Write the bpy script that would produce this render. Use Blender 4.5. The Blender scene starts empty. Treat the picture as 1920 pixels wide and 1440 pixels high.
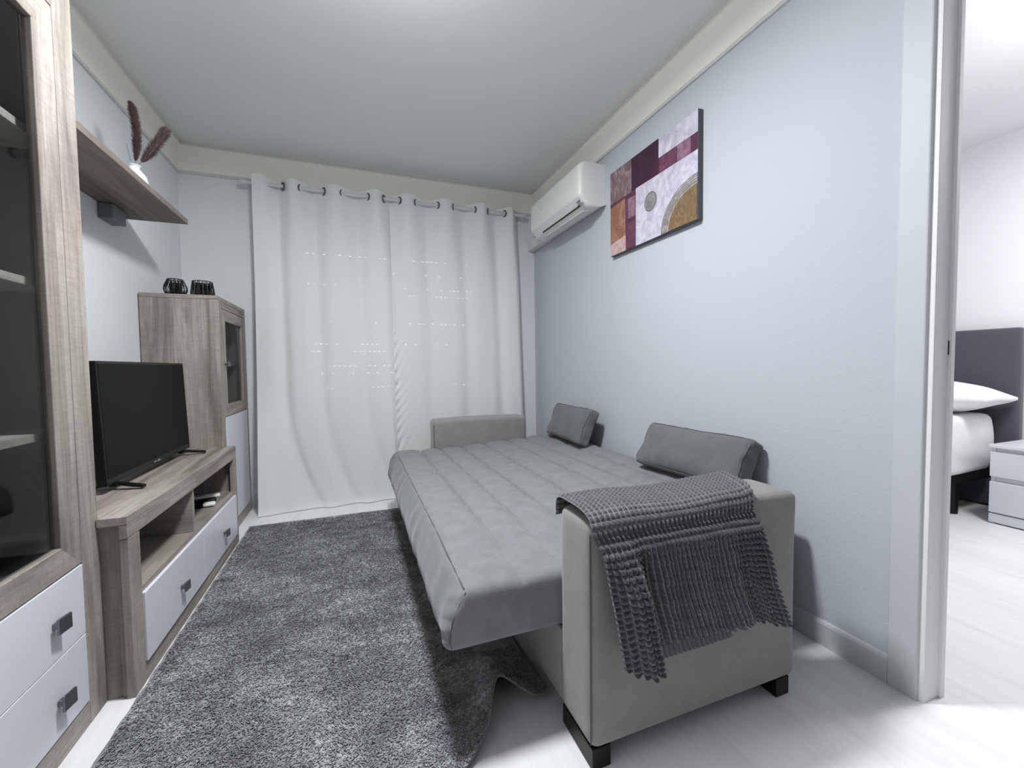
import bpy, bmesh, math, random
import numpy as np
from mathutils import Vector, Matrix
random.seed(7); rng = np.random.default_rng(7)
COL = bpy.context.scene.collection
PI = math.pi

# ------------------------------------------------------------------ materials
def new_mat(name):
    m = bpy.data.materials.new(name); m.use_nodes = True
    nt = m.node_tree; b = nt.nodes['Principled BSDF']
    return m, nt, b

def srgb(r, g, b):
    f = lambda c: (c/255/12.92 if c/255 <= .04045 else ((c/255+.055)/1.055)**2.4)
    return (f(r), f(g), f(b), 1)

def coords(nt, scale=(1, 1, 1), rot=(0, 0, 0)):
    tc = nt.nodes.new('ShaderNodeTexCoord'); mp = nt.nodes.new('ShaderNodeMapping')
    mp.inputs['Scale'].default_value = scale; mp.inputs['Rotation'].default_value = rot
    nt.links.new(tc.outputs['Object'], mp.inputs['Vector']); return mp.outputs['Vector']

def noise(nt, vec, scale, detail=3, rough=.55, dist=0):
    n = nt.nodes.new('ShaderNodeTexNoise'); n.inputs['Scale'].default_value = scale
    n.inputs['Detail'].default_value = detail; n.inputs['Roughness'].default_value = rough
    n.inputs['Distortion'].default_value = dist
    nt.links.new(vec, n.inputs['Vector']); return n.outputs['Fac']

def ramp(nt, fac, stops):
    r = nt.nodes.new('ShaderNodeValToRGB'); el = r.color_ramp.elements
    while len(el) < len(stops): el.new(.5)
    for e, (p, c) in zip(el, stops): e.position = p; e.color = c
    nt.links.new(fac, r.inputs['Fac']); return r.outputs['Color']

def mixc(nt, a, b, fac, mode='MIX'):
    m = nt.nodes.new('ShaderNodeMix'); m.data_type = 'RGBA'; m.blend_type = mode
    for s, v in ((m.inputs[0], fac), (m.inputs[6], a), (m.inputs[7], b)):
        if hasattr(v, 'is_output'): nt.links.new(v, s)
        else: s.default_value = v
    return m.outputs[2]

def bump(nt, b, h, strength=.2, dist=.002):
    n = nt.nodes.new('ShaderNodeBump'); n.inputs['Strength'].default_value = strength
    n.inputs['Distance'].default_value = dist
    nt.links.new(h, n.inputs['Height']); nt.links.new(n.outputs['Normal'], b.inputs['Normal'])

def plain(name, col, rough=.5, metal=0, var=.04, nscale=30, bstr=0, spec=.5):
    m, nt, b = new_mat(name)
    v = coords(nt); n = noise(nt, v, nscale)
    lo = tuple(c*(1-var) for c in col[:3])+(1,); hi = tuple(min(1, c*(1+var)) for c in col[:3])+(1,)
    nt.links.new(ramp(nt, n, [(.3, lo), (.7, hi)]), b.inputs['Base Color'])
    b.inputs['Roughness'].default_value = rough; b.inputs['Metallic'].default_value = metal
    b.inputs['Specular IOR Level'].default_value = spec
    if bstr: bump(nt, b, n, bstr, .002)
    return m

def wall_mat(name, col, bs=.25):
    m, nt, b = new_mat(name); v = coords(nt)
    n1 = noise(nt, v, 1.3, 2); n2 = noise(nt, v, 150, 3, .6)
    lo = tuple(c*.97 for c in col[:3])+(1,)
    nt.links.new(ramp(nt, n1, [(.3, lo), (.7, col)]), b.inputs['Base Color'])
    b.inputs['Roughness'].default_value = .75; b.inputs['Specular IOR Level'].default_value = .25
    bump(nt, b, n2, bs, .004); return m

def wood(name, axis, base=srgb(150, 142, 134), dark=srgb(116, 108, 100), light=srgb(172, 165, 157)):
    m, nt, b = new_mat(name)
    sc = [1, 1, 1]; sc['XYZ'.index(axis)] = .09
    v = coords(nt, sc)
    n1 = noise(nt, v, 11, 5, .6, 1.2)
    sc2 = [1, 1, 1]; sc2['XYZ'.index(axis)] = .025
    v2 = coords(nt, sc2); n2 = noise(nt, v2, 150, 3, .6)
    c1 = ramp(nt, n1, [(.3, dark), (.48, base), (.62, light), (.72, base)])
    c2 = ramp(nt, n2, [(.3, (.66, .64, .62, 1)), (.6, (1, 1, 1, 1))])
    sc3 = [.18, .18, .18]; sc3['XYZ'.index(axis)] = 1
    n3 = noise(nt, coords(nt, sc3), 170, 3, .6); c1 = mixc(nt, c1, ramp(nt, n3, [(.35, (.80, .80, .80, 1)), (.6, (1.04, 1.04, 1.04, 1))]), .6, 'MULTIPLY')
    nt.links.new(mixc(nt, c1, c2, .6, 'MULTIPLY'), b.inputs['Base Color'])
    b.inputs['Roughness'].default_value = .5; b.inputs['Specular IOR Level'].default_value = .3
    bump(nt, b, n2, .12, .001); return m

def fabric(name, col, var=.12, ns=14, bs=.25, weave=420, rough=.92, sheen=.25):
    m, nt, b = new_mat(name); v = coords(nt)
    n1 = noise(nt, v, ns, 6, .65); n2 = noise(nt, v, weave, 2, .6)
    lo = tuple(c*(1-var) for c in col[:3])+(1,); hi = tuple(min(1, c*(1+var)) for c in col[:3])+(1,)
    c = ramp(nt, n1, [(.3, lo), (.7, hi)])
    c2 = ramp(nt, n2, [(.25, (.8, .8, .8, 1)), (.7, (1.05, 1.05, 1.05, 1))])
    nt.links.new(mixc(nt, c, c2, .7, 'MULTIPLY'), b.inputs['Base Color'])
    b.inputs['Roughness'].default_value = rough; b.inputs['Sheen Weight'].default_value = sheen
    b.inputs['Specular IOR Level'].default_value = .1
    bump(nt, b, n2, bs, .0015); return m

M = {}
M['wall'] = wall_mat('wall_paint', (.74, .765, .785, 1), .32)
M['wall_right'] = wall_mat('wall_paint_dimmed', (.515, .55, .60, 1), .32)  # same wall paint, colour darkened to hold back the lamp's light on it
M['ceil'] = wall_mat('ceiling_paint', (.80, .805, .81, 1), .12)
M['bedwall'] = wall_mat('bedroom_paint', (.84, .83, .85, 1), .1)
M['cornice'] = wall_mat('cornice_plaster', srgb(240, 238, 228), .3)
M['cornice_edge'] = plain('cornice_bead', srgb(206, 206, 202), .6)
M['trim'] = plain('white_trim', srgb(196, 201, 204), .5, var=.02, nscale=6, spec=.3)
M['woodZ'] = wood('oak_vertical', 'Z'); M['woodY'] = wood('oak_lengthwise', 'Y')
M['woodX'] = wood('oak_crosswise', 'X')
M['woodshelf'] = wood('oak_pale_shelf', 'Y', srgb(196, 190, 178), srgb(172, 166, 154), srgb(212, 206, 196))
M['woodshade'] = wood('oak_shadow', 'Y', srgb(66, 56, 50), srgb(48, 40, 36), srgb(76, 66, 60))  # shade of the niches put into the back panel's oak colour
M['lacquer'] = plain('white_lacquer', srgb(216, 219, 225), .28, var=.015, nscale=5)
M['inside'] = plain('cabinet_lining', srgb(74, 76, 80), .6, var=.08, nscale=8)
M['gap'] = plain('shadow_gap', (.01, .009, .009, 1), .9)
M['metal'] = plain('brushed_metal', srgb(120, 124, 130), .32, .9, .1, 60)
M['darkmetal'] = plain('black_wire', (.012, .012, .013, 1), .45, .2)
M['blackplastic'] = plain('black_plastic', (.006, .0065, .007, 1), .38, var=.1, spec=.25)
M['screen'] = plain('tv_screen', (.0085, .0098, .010, 1), .35, var=.05, spec=.03)
M['whiteplastic'] = plain('white_plastic', srgb(225, 226, 224), .35, var=.01, nscale=5)
M['greyplastic'] = plain('grey_plastic', srgb(120, 122, 124), .5)
M['bracket'] = plain('shelf_bracket_grey', srgb(110, 118, 118), .5)
M['sofa'] = fabric('sofa_velour', srgb(143, 139, 139), .09, 22)
M['mattress'] = fabric('mattress_velour', srgb(126, 127, 130), .13, 16)
M['cushion'] = fabric('cushion_velour', srgb(104, 106, 107), .08, 18)
M['seam'] = fabric('seam_thread', srgb(88, 88, 90), .05)
M['throw'] = fabric('throw_fleece', srgb(84, 82, 86), .16, 90, .3, 700, sheen=.5)
_nt = M['throw'].node_tree; _b = _nt.nodes['Principled BSDF']; _src = _b.inputs['Base Color'].links[0].from_socket
_at = _nt.nodes.new('ShaderNodeAttribute'); _at.attribute_name = 'groove'
_nt.links.new(mixc(_nt, _src, srgb(132, 132, 136), _at.outputs['Fac']), _b.inputs['Base Color'])  # paler grooves paint in the sheen of grazing light
M['bedhead'] = fabric('headboard_fabric', srgb(88, 88, 96), .05, 30)
M['linen'] = fabric('white_linen', srgb(235, 235, 236), .02, 20, .1, sheen=.05)
M['ceramic'] = plain('white_ceramic', srgb(232, 234, 238), .15, var=.01)
M['plume'] = fabric('pampas_plume', srgb(92, 74, 68), .3, 120)
M['plume2'] = fabric('pampas_plume_light', srgb(122, 102, 96), .3, 120)
M['stem'] = plain('dry_stem', srgb(120, 110, 96), .8)
M['eyelet'] = plain('eyelet_grey', srgb(92, 94, 96), .4, .3)
M['rod'] = plain('rod_white', srgb(206, 208, 208), .35)

def floor_mat():
    m, nt, b = new_mat('pale_plank_floor')
    v = coords(nt, (1, 1, 1))
    br = nt.nodes.new('ShaderNodeTexBrick')
    v3 = coords(nt, (1, 1, 1), (0, 0, PI/2)); nt.links.new(v3, br.inputs['Vector'])
    br.inputs['Scale'].default_value = 1; br.inputs['Brick Width'].default_value = 1.25
    br.inputs['Row Height'].default_value = .2; br.inputs['Mortar Size'].default_value = .0012
    br.inputs['Color1'].default_value = srgb(234, 234, 235); br.inputs['Color2'].default_value = srgb(229, 229, 231)
    br.inputs['Mortar'].default_value = srgb(230, 230, 231)
    vs = coords(nt, (1, .12, 1)); n1 = noise(nt, vs, 13, 5, .6, 1.0); n2 = noise(nt, vs, 90, 3)
    c1 = ramp(nt, n1, [(.32, (.90, .897, .893, 1)), (.55, (1, 1, 1, 1))])
    c2 = ramp(nt, n2, [(.3, (.95, .95, .95, 1)), (.6, (1, 1, 1, 1))])
    c = mixc(nt, mixc(nt, br.outputs['Color'], c1, .8, 'MULTIPLY'), c2, .8, 'MULTIPLY')
    nt.links.new(c, b.inputs['Base Color'])
    b.inputs['Roughness'].default_value = .38; b.inputs['Specular IOR Level'].default_value = .35
    bump(nt, b, n2, .05, .001); return m
M['floor'] = floor_mat()

def rug_mat():
    m, nt, b = new_mat('grey_shag')
    v = coords(nt); vs = coords(nt, (.9, 1.5, 1), (0, 0, .25))
    n1 = noise(nt, vs, 4.2, 6, .72, .4); n2 = noise(nt, v, 70, 4, .7)
    geo = nt.nodes.new('ShaderNodeNewGeometry')
    c1 = ramp(nt, n1, [(.34, srgb(112, 113, 116)), (.5, srgb(146, 147, 149)), (.66, srgb(184, 185, 185))])
    c2 = ramp(nt, n2, [(.28, (.5, .5, .5, 1)), (.5, (.88, .88, .88, 1)), (.72, (1.22, 1.22, 1.22, 1))])
    c3 = ramp(nt, geo.outputs['Random Per Island'], [(0, (.5, .5, .51, 1)), (.55, (1.0, 1.0, 1.0, 1)), (.85, (1.25, 1.25, 1.25, 1)), (1, (1.6, 1.6, 1.6, 1))])
    c = mixc(nt, mixc(nt, c1, c2, .8, 'MULTIPLY'), c3, .8, 'MULTIPLY')
    nt.links.new(c, b.inputs['Base Color'])
    b.inputs['Roughness'].default_value = .9; b.inputs['Sheen Weight'].default_value = .2
    b.inputs['Specular IOR Level'].default_value = .15
    bump(nt, b, n2, .5, .004); return m
M['rug'] = rug_mat()
M['rugback'] = fabric('rug_backing', srgb(84, 82, 80), .1, 60)

def curtain_mat():
    m, nt, b = new_mat('white_curtain_cloth')
    v = coords(nt); n = noise(nt, v, 500, 2)
    nt.links.new(ramp(nt, n, [(.3, srgb(231, 232, 231)), (.7, srgb(242, 243, 242))]), b.inputs['Base Color'])
    b.inputs['Roughness'].default_value = .9; b.inputs['Specular IOR Level'].default_value = .1
    bump(nt, b, n, .12, .001)
    out = nt.nodes['Material Output']
    tl = nt.nodes.new('ShaderNodeBsdfTranslucent'); tl.inputs['Color'].default_value = (.8, .8, .78, 1)
    mx = nt.nodes.new('ShaderNodeMixShader'); mx.inputs[0].default_value = .12
    nt.links.new(b.outputs[0], mx.inputs[1]); nt.links.new(tl.outputs[0], mx.inputs[2])
    tr = nt.nodes.new('ShaderNodeBsdfTransparent'); mx2 = nt.nodes.new('ShaderNodeMixShader')
    mx2.inputs[0].default_value = .045
    nt.links.new(mx.outputs[0], mx2.inputs[1]); nt.links.new(tr.outputs[0], mx2.inputs[2])
    nt.links.new(mx2.outputs[0], out.inputs[0]); return m
M['curtain'] = curtain_mat()

def glass_mat(name, tint, refl=.05, rough=.03):
    m, nt, b = new_mat(name); nt.nodes.remove(b)
    out = nt.nodes['Material Output']
    tr = nt.nodes.new('ShaderNodeBsdfTransparent'); gl = nt.nodes.new('ShaderNodeBsdfGlossy')
    gl.inputs['Roughness'].default_value = rough
    v = coords(nt); n = noise(nt, v, 2)
    nt.links.new(ramp(nt, n, [(.3, tuple(c*.97 for c in tint[:3])+(1,)), (.7, tint)]), tr.inputs['Color'])
    lw = nt.nodes.new('ShaderNodeLayerWeight'); lw.inputs['Blend'].default_value = .5
    pw = nt.nodes.new('ShaderNodeMath'); pw.operation = 'POWER'; pw.inputs[1].default_value = 4; nt.links.new(lw.outputs['Facing'], pw.inputs[0])
    ml = nt.nodes.new('ShaderNodeMath'); ml.operation = 'MULTIPLY_ADD'; ml.inputs[1].default_value = .45; ml.inputs[2].default_value = refl*.7; nt.links.new(pw.outputs[0], ml.inputs[0])
    mx = nt.nodes.new('ShaderNodeMixShader'); nt.links.new(ml.outputs[0], mx.inputs[0])
    nt.links.new(tr.outputs[0], mx.inputs[1]); nt.links.new(gl.outputs[0], mx.inputs[2])
    nt.links.new(mx.outputs[0], out.inputs[0]); return m
M['glass'] = glass_mat('clear_pane', (.80, .81, .82, 1), .03)
M['smoke'] = glass_mat('dark_cup_glass', (.25, .25, .26, 1))

def emit(name, col, s):
    m, nt, b = new_mat(name)
    b.inputs['Base Color'].default_value = (0, 0, 0, 1)
    b.inputs['Emission Color'].default_value = col; b.inputs['Emission Strength'].default_value = s; return m
M['daylight'] = emit('daylight_through_slits', (1, 1, 1, 1), 14)

# ------------------------------------------------------------------ object helpers
def root(name, label=None, cat=None, loc=(0, 0, 0), group=None, kind=None, rot=None):
    o = bpy.data.objects.new(name, None); COL.objects.link(o); o.location = loc
    o.empty_display_size = .1
    if rot: o.rotation_euler = rot
    return tag(o, label, cat, group, kind)

def tag(o, label=None, cat=None, group=None, kind=None):
    for k, v in (('label', label), ('category', cat), ('group', group), ('kind', kind)):
        if v: o[k] = v
    return o

def top_of(o):
    while o.parent: o = o.parent
    return o

def link_mesh(name, me, mats, parent=None, local=False, smooth=False, loc=None):
    """world-coordinate mesh -> object; a child's vertices are made relative to its root"""
    if not isinstance(mats, (list, tuple)): mats = [mats]
    for m in mats: me.materials.append(m)
    if smooth:
        me.polygons.foreach_set('use_smooth', [True]*len(me.polygons))
    o = bpy.data.objects.new(name, me); COL.objects.link(o)
    if parent is not None:
        o.parent = parent
        if not local:
            me.transform(Matrix.Translation(-top_of(parent).location))
    elif loc is not None:
        me.transform(Matrix.Translation(-Vector(loc))); o.location = loc
    me.update(); return o

class MB:
    def __init__(self): self.bm = bmesh.new(); self.mi = 0
    def _merge(self, b):
        for f in b.faces: f.material_index = self.mi
        t = bpy.data.meshes.new('t'); b.to_mesh(t); b.free()
        self.bm.from_mesh(t); bpy.data.meshes.remove(t); return self
    def box(self, x0, x1, y0, y1, z0, z1, bev=.002, seg=2, mat=None):
        b = bmesh.new(); bmesh.ops.create_cube(b, size=1)
        for v in b.verts:
            v.co = ((x0+x1)/2+v.co.x*(x1-x0), (y0+y1)/2+v.co.y*(y1-y0), (z0+z1)/2+v.co.z*(z1-z0))
        if bev:
            bev = min(bev, .45*min(abs(x1-x0), abs(y1-y0), abs(z1-z0)))
            bmesh.ops.bevel(b, geom=b.edges[:], offset=bev, segments=seg, profile=.5, affect='EDGES')
        if mat: b.transform(mat)
        return self._merge(b)
    def cyl(self, p0, p1, r0, r1=None, seg=20, caps=True):
        p0, p1 = Vector(p0), Vector(p1); r1 = r0 if r1 is None else r1
        b = bmesh.new(); d = p1-p0
        bmesh.ops.create_cone(b, cap_ends=caps, segments=seg, radius1=r0, radius2=r1, depth=d.length)
        b.transform(Matrix.Translation((p0+p1)/2) @ d.to_track_quat('Z', 'Y').to_matrix().to_4x4())
        return self._merge(b)
    def torus(self, c, axis, R, r, n=28, k=8):
        b = bmesh.new(); q = Vector(axis).to_track_quat('Z', 'Y').to_matrix().to_4x4()
        vs = [[b.verts.new(((R+r*math.cos(j*2*PI/k))*math.cos(i*2*PI/n), (R+r*math.cos(j*2*PI/k))*math.sin(i*2*PI/n), r*math.sin(j*2*PI/k))) for j in range(k)] for i in range(n)]
        for i in range(n):
            for j in range(k):
                b.faces.new((vs[i][j], vs[(i+1) % n][j], vs[(i+1) % n][(j+1) % k], vs[i][(j+1) % k]))
        b.transform(Matrix.Translation(c) @ q); return self._merge(b)
    def tube(self, pts, r, k=8):
        b = bmesh.new(); pts = [Vector(p) for p in pts]; rings = []
        for i, p in enumerate(pts):
            d = (pts[min(i+1, len(pts)-1)]-pts[max(i-1, 0)]).normalized()
            q = d.to_track_quat('Z', 'Y')
            rr = r[i] if isinstance(r, (list, tuple)) else r
            rings.append([b.verts.new(p+q @ Vector((rr*math.cos(j*2*PI/k), rr*math.sin(j*2*PI/k), 0))) for j in range(k)])
        for i in range(len(pts)-1):
            for j in range(k):
                b.faces.new((rings[i][j], rings[i][(j+1) % k], rings[i+1][(j+1) % k], rings[i+1][j]))
        b.faces.new(rings[0][::-1]); b.faces.new(rings[-1]); return self._merge(b)
    def lathe(self, c, prof, n=32):
        b = bmesh.new(); c = Vector(c)
        vs = [[b.verts.new(c+Vector((r*math.cos(i*2*PI/n), r*math.sin(i*2*PI/n), z))) for r, z in prof] for i in range(n)]
        for i in range(n):
            for j in range(len(prof)-1):
                b.faces.new((vs[i][j], vs[(i+1) % n][j], vs[(i+1) % n][j+1], vs[i][j+1]))
        bmesh.ops.remove_doubles(b, verts=b.verts[:], dist=1e-6); return self._merge(b)
    def prism(self, pts, axis, a, b_, bev=0):
        """polygon in the two other axes, extruded along axis from a to b_"""
        b = bmesh.new()
        mk = {'X': lambda p, t: (t, p[0], p[1]), 'Y': lambda p, t: (p[0], t, p[1]), 'Z': lambda p, t: (p[0], p[1], t)}[axis]
        A = [b.verts.new(mk(p, a)) for p in pts]; B = [b.verts.new(mk(p, b_)) for p in pts]; n = len(pts)
        b.faces.new(A); b.faces.new(B[::-1])
        for i in range(n): b.faces.new((A[i], B[i], B[(i+1) % n], A[(i+1) % n]))
        bmesh.ops.recalc_face_normals(b, faces=b.faces[:])
        if bev:
            bmesh.ops.bevel(b, geom=[e for e in b.edges], offset=bev, segments=3, profile=.5, affect='EDGES')
        return self._merge(b)
    def done(self, name, mats, parent=None, smooth=False, local=False, loc=None, autos=True):
        me = bpy.data.meshes.new(name)
        bmesh.ops.recalc_face_normals(self.bm, faces=self.bm.faces[:])
        self.bm.to_mesh(me); self.bm.free()
        o = link_mesh(name, me, mats, parent, local, smooth, loc)
        if smooth and autos: 
            try: me.set_sharp_from_angle(angle=math.radians(40))
            except Exception: pass
        return o

def grid_mesh(P, name, closed=False):
    """P: (n,m,3) array -> mesh"""
    n, m, _ = P.shape
    idx = np.arange(n*m).reshape(n, m)
    q = np.stack([idx[:-1, :-1], idx[1:, :-1], idx[1:, 1:], idx[:-1, 1:]], -1).reshape(-1, 4)
    return arr_mesh(P.reshape(-1, 3), q, name)

def arr_mesh(V, Q, name):
    me = bpy.data.meshes.new(name)
    k = Q.shape[1]
    me.vertices.add(len(V)); me.vertices.foreach_set('co', np.ascontiguousarray(V, dtype=np.float32).ravel())
    me.loops.add(Q.size); me.loops.foreach_set('vertex_index', np.ascontiguousarray(Q, dtype=np.int32).ravel())
    me.polygons.add(len(Q)); me.polygons.foreach_set('loop_start', np.arange(0, Q.size, k, dtype=np.int32))
    me.polygons.foreach_set('loop_total', np.full(len(Q), k, dtype=np.int32))
    me.update(calc_edges=True); me.validate(); return me

def frame_mesh(x0, x1, y0, y1, z0, z1, wl, wr, wb, wt):
    b = bmesh.new(); O = [(y0, z0), (y1, z0), (y1, z1), (y0, z1)]; I = [(y0+wl, z0+wb), (y1-wr, z0+wb), (y1-wr, z1-wt), (y0+wl, z1-wt)]
    V = [[b.verts.new((x, p[0], p[1])) for p in L] for L in (O, I) for x in (x0, x1)]   # outer back, outer front, inner back, inner front
    for k in range(4):
        n = (k+1) % 4
        for a, c in ((1, 3), (2, 0), (0, 1), (3, 2)):
            f = b.faces.new((V[a][k], V[a][n], V[c][n], V[c][k])); f.material_index = 1 if k in (0, 2) else 0
    bmesh.ops.recalc_face_normals(b, faces=b.faces[:])
    bmesh.ops.bevel(b, geom=[e for e in b.edges if (e.verts[0].co-e.verts[1].co).length > .1], offset=.0022, segments=2, profile=.5, affect='EDGES')
    me = bpy.data.meshes.new('frame'); b.to_mesh(me); b.free(); return me

def softbox(lo, hi, n, r, deform=None):
    """rounded box as one dense surface; n = divisions per axis; optional deform(P)->P"""
    lo, hi = np.array(lo, float), np.array(hi, float)
    def lin(a):
        L = hi[a]-lo[a]; rr = min(r, L/2)
        e = rr*(1-np.cos(np.linspace(0, PI/2, 5)))
        mid = np.linspace(lo[a]+rr, hi[a]-rr, max(2, n[a]+1))
        return np.unique(np.round(np.concatenate([lo[a]+e[:-1], mid, hi[a]-e[:-1]]), 7))
    C = [lin(a) for a in range(3)]; Vs, Qs, off = [], [], 0
    for a in range(3):
        u, v = [i for i in range(3) if i != a]
        U, W = np.meshgrid(C[u], C[v], indexing='ij')
        for side in (0, 1):
            P = np.zeros(U.shape+(3,)); P[..., u] = U; P[..., v] = W; P[..., a] = (lo, hi)[side][a]
            idx = np.arange(U.size).reshape(U.shape)+off
            q = np.stack([idx[:-1, :-1], idx[1:, :-1], idx[1:, 1:], idx[:-1, 1:]], -1).reshape(-1, 4)
            if (side == 0) ^ (a == 1): q = q[:, ::-1]
            Vs.append(P.reshape(-1, 3)); Qs.append(q); off += U.size
    V = np.concatenate(Vs); Q = np.concatenate(Qs)
    key = np.round(V*1e5).astype(np.int64); _, first, inv = np.unique(key, axis=0, return_index=True, return_inverse=True)
    inv = inv.ravel(); V = V[first]; Q = inv[Q]
    rr = np.minimum(r, (hi-lo)/2); inner = np.clip(V, lo+rr, hi-rr); d = V-inner
    L = np.linalg.norm(d/rr, axis=1, keepdims=True); V = np.where(L > 1e-9, inner+d/np.maximum(L, 1e-9), V)
    if deform: V = deform(V)
    return arr_mesh(V, Q, 'soft')

def sm(a, b, x):
    t = np.clip((x-a)/(b-a), 0, 1); return t*t*(3-2*t)
def gauss(x, c, w): return np.exp(-((x-c)/w)**2)
def wob(P, f, seed=0):
    """cheap smooth pseudo-noise in [-1,1]"""
    r = np.random.default_rng(seed); s = 0
    for k in range(5):
        d = r.normal(size=3); d /= np.linalg.norm(d)
        s = s+np.sin(P @ d*f*(1+.37*k)+r.uniform(0, 6.28))
    return s/5*1.4

# ------------------------------------------------------------------ room shell
XR, XL, YB, H = 1.517, -1.061, 3.437, 2.5
XB = 4.08          # bedroom's far wall
def struct(o): o['kind'] = 'structure'; return o
struct(MB().box(XL-.1, XB+.1, -1.6, YB+.1, -.1, 0, 0).done('floor', M['floor']))
struct(MB().box(XL-.1, XR+.083, -1.6, YB+.1, H, H+.1, 0).done('ceiling', M['ceil']))
struct(MB().box(XR+.083, XB+.1, -1.6, YB+.1, H-.02, H+.08, 0).done('ceiling', M['bedwall']))
struct(MB().box(XL-.1, XL, -1.6, YB, 0, H, 0).done('wall_left', M['wall']))
struct(MB().box(XL-.1, XB, YB, YB+.1, 0, H, 0).done('wall_back', M['wall']))
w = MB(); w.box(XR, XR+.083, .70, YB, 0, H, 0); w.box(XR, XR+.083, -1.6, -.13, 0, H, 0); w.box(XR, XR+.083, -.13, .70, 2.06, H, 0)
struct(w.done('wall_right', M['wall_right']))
struct(MB().box(XB, XB+.1, -1.6, YB, 0, H, 0).done('wall_bedroom', M['bedwall']))

# baseboards
def skirting(name, axis, a, b, at, sgn):
    p = [(at, 0), (at+sgn*.012, 0), (at+sgn*.012, .076), (at+sgn*.008, .085), (at, .087)]
    return struct(MB().prism(p, axis, a, b).done(name, M['trim']))
skirting('baseboard_right', 'Y', .769, YB, XR, -1)
struct(MB().prism([(YB, 0), (YB-.012, 0), (YB-.012, .076), (YB-.008, .085), (YB, .087)], 'X', -.70, XR-.013).done('baseboard_back', M['trim']))

# coved cornice: profile (distance from the wall, height), mitred at the corners
def cornice(name, p0, p1, nrm, m0, m1):
    prof = [(0, 2.300), (.010, 2.301), (.013, 2.307), (.010, 2.317), (.006, 2.320)]
    for k in range(9):
        t = k/8; prof.append((.006+.016*t**2.4, 2.322+.150*t))
    prof += [(.030, 2.474), (.034, 2.482), (.030, 2.490), (.036, 2.5), (0, 2.5)]
    d = (Vector(p1)-Vector(p0)).normalized().to_3d(); n = Vector(nrm)
    b = bmesh.new()
    A = [b.verts.new(Vector((p0[0], p0[1], z))+n*o+d*o*m0) for o, z in prof]
    B = [b.verts.new(Vector((p1[0], p1[1], z))+n*o-d*o*m1) for o, z in prof]
    for i in range(len(prof)-1):
        f = b.faces.new((A[i], B[i], B[i+1], A[i+1])); f.material_index = 1 if (i < 4 or i > 13) else 0
    bmesh.ops.recalc_face_normals(b, faces=b.faces[:])
    me = bpy.data.meshes.new(name); b.to_mesh(me); b.free()
    return struct(link_mesh(name, me, [M['cornice'], M['cornice_edge']]))
cornice('trim_1', (XR, -1.6), (XR, YB), (-1, 0, 0), 0, 1)
cornice('trim_2', (XL, YB), (XR, YB), (0, -1, 0), 1, 1)
cornice('trim_3', (XL, -1.6), (XL, YB), (1, 0, 0), 0, 1)

# door opening to the bedroom
door = root('door_1', None, None, (XR, .69, 0), kind='structure')
def casing_profile(y0, s):      # s=+1: moulding lies towards +Y of the opening
    return [(XR-.014, y0+s*.016), (XR-.014, y0+s*.080), (XR-.011, y0+s*.083), (XR, y0+s*.083), (XR, y0+s*.010), (XR-.010, y0+s*.0105), (XR-.013, y0+s*.013)]
MB().prism(casing_profile(.686, 1), 'Z', 0, 2.12).done('casing', M['trim'], door)
MB().prism(casing_profile(-.115, -1), 'Z', 0, 2.12).done('casing', M['trim'], door)
MB().box(XR-.014, XR, -.20, .769, 2.075, 2.14, .003).done('casing', M['trim'], door)
j = MB(); j.box(XR-.004, XR+.085, .683, .70, 0, 2.05, .0015); j.box(XR+.066, XR+.085, .676, .684, 0, 2.05, .0015)
jm = j.done('jamb', plain('jamb_white', srgb(238, 236, 236), .65, var=.02, nscale=6, spec=.2), door)
MB().box(XR-.004, XR+.085, -.13, -.113, 0, 2.05, .0015).done('jamb', M['trim'], door)
MB().box(XR-.004, XR+.085, -.113, .683, 2.033, 2.06, .0015).done('head', M['trim'], door)
s_ = MB(); s_.box(XR+.058, XR+.066, .6815, .684, .97, 1.075, .001); s_.done('strike_plate', M['whiteplastic'], jm)
MB().box(XR+.0605, XR+.0655, .6805, .683, 1.005, 1.045, .0005).done('latch_hole', M['gap'], jm)

# ------------------------------------------------------------------ window with shutter behind the curtains
win = root('window_1', None, None, (.35, YB, .1), kind='structure')
f = MB(); f.box(-.42, 1.12, YB-.03, YB, .09, .14, .003); f.box(-.42, 1.12, YB-.03, YB, 2.12, 2.17, .003)
f.box(-.42, -.37, YB-.03, YB, .14, 2.12, .003); f.box(1.07, 1.12, YB-.03, YB, .14, 2.12, .003); f.box(.33, .37, YB-.03, YB, .14, 2.12, .003)
f.done('window_frame', M['trim'], win)
sh = MB()
for k in range(36): sh.box(-.37, 1.07, YB-.012, YB-.002, .14+k*.055, .14+k*.055+.053, .003)
shut = sh.done('roller_shutter', M['trim'], win)
sl = MB()
for zz, x0, x1, p in ((1.83, -.3, .9, .35), (1.72, .3, .9, .3), (1.61, -.3, .95, .35), (1.555, .35, .9, .45), (1.335, -.3, .9, .2), (1.17, -.3, .8, .35), (1.115, -.32, .3, .55), (1.005, -.32, .35, .7), (.95, -.3, .35, .45), (.84, -.3, .95, .35)):
    x = x0
    while x < x1:
        if random.random() < p: sl.box(x, x+.016, YB-.0135, YB-.0115, zz, zz+.004, 0)
        x += .036
sl.done('daylight_slit', M['daylight'], shut)
MB().box(-.37, 1.07, YB-.022, YB-.019, .14, 2.12, 0).done('pane', M['glass'], win)

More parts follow.
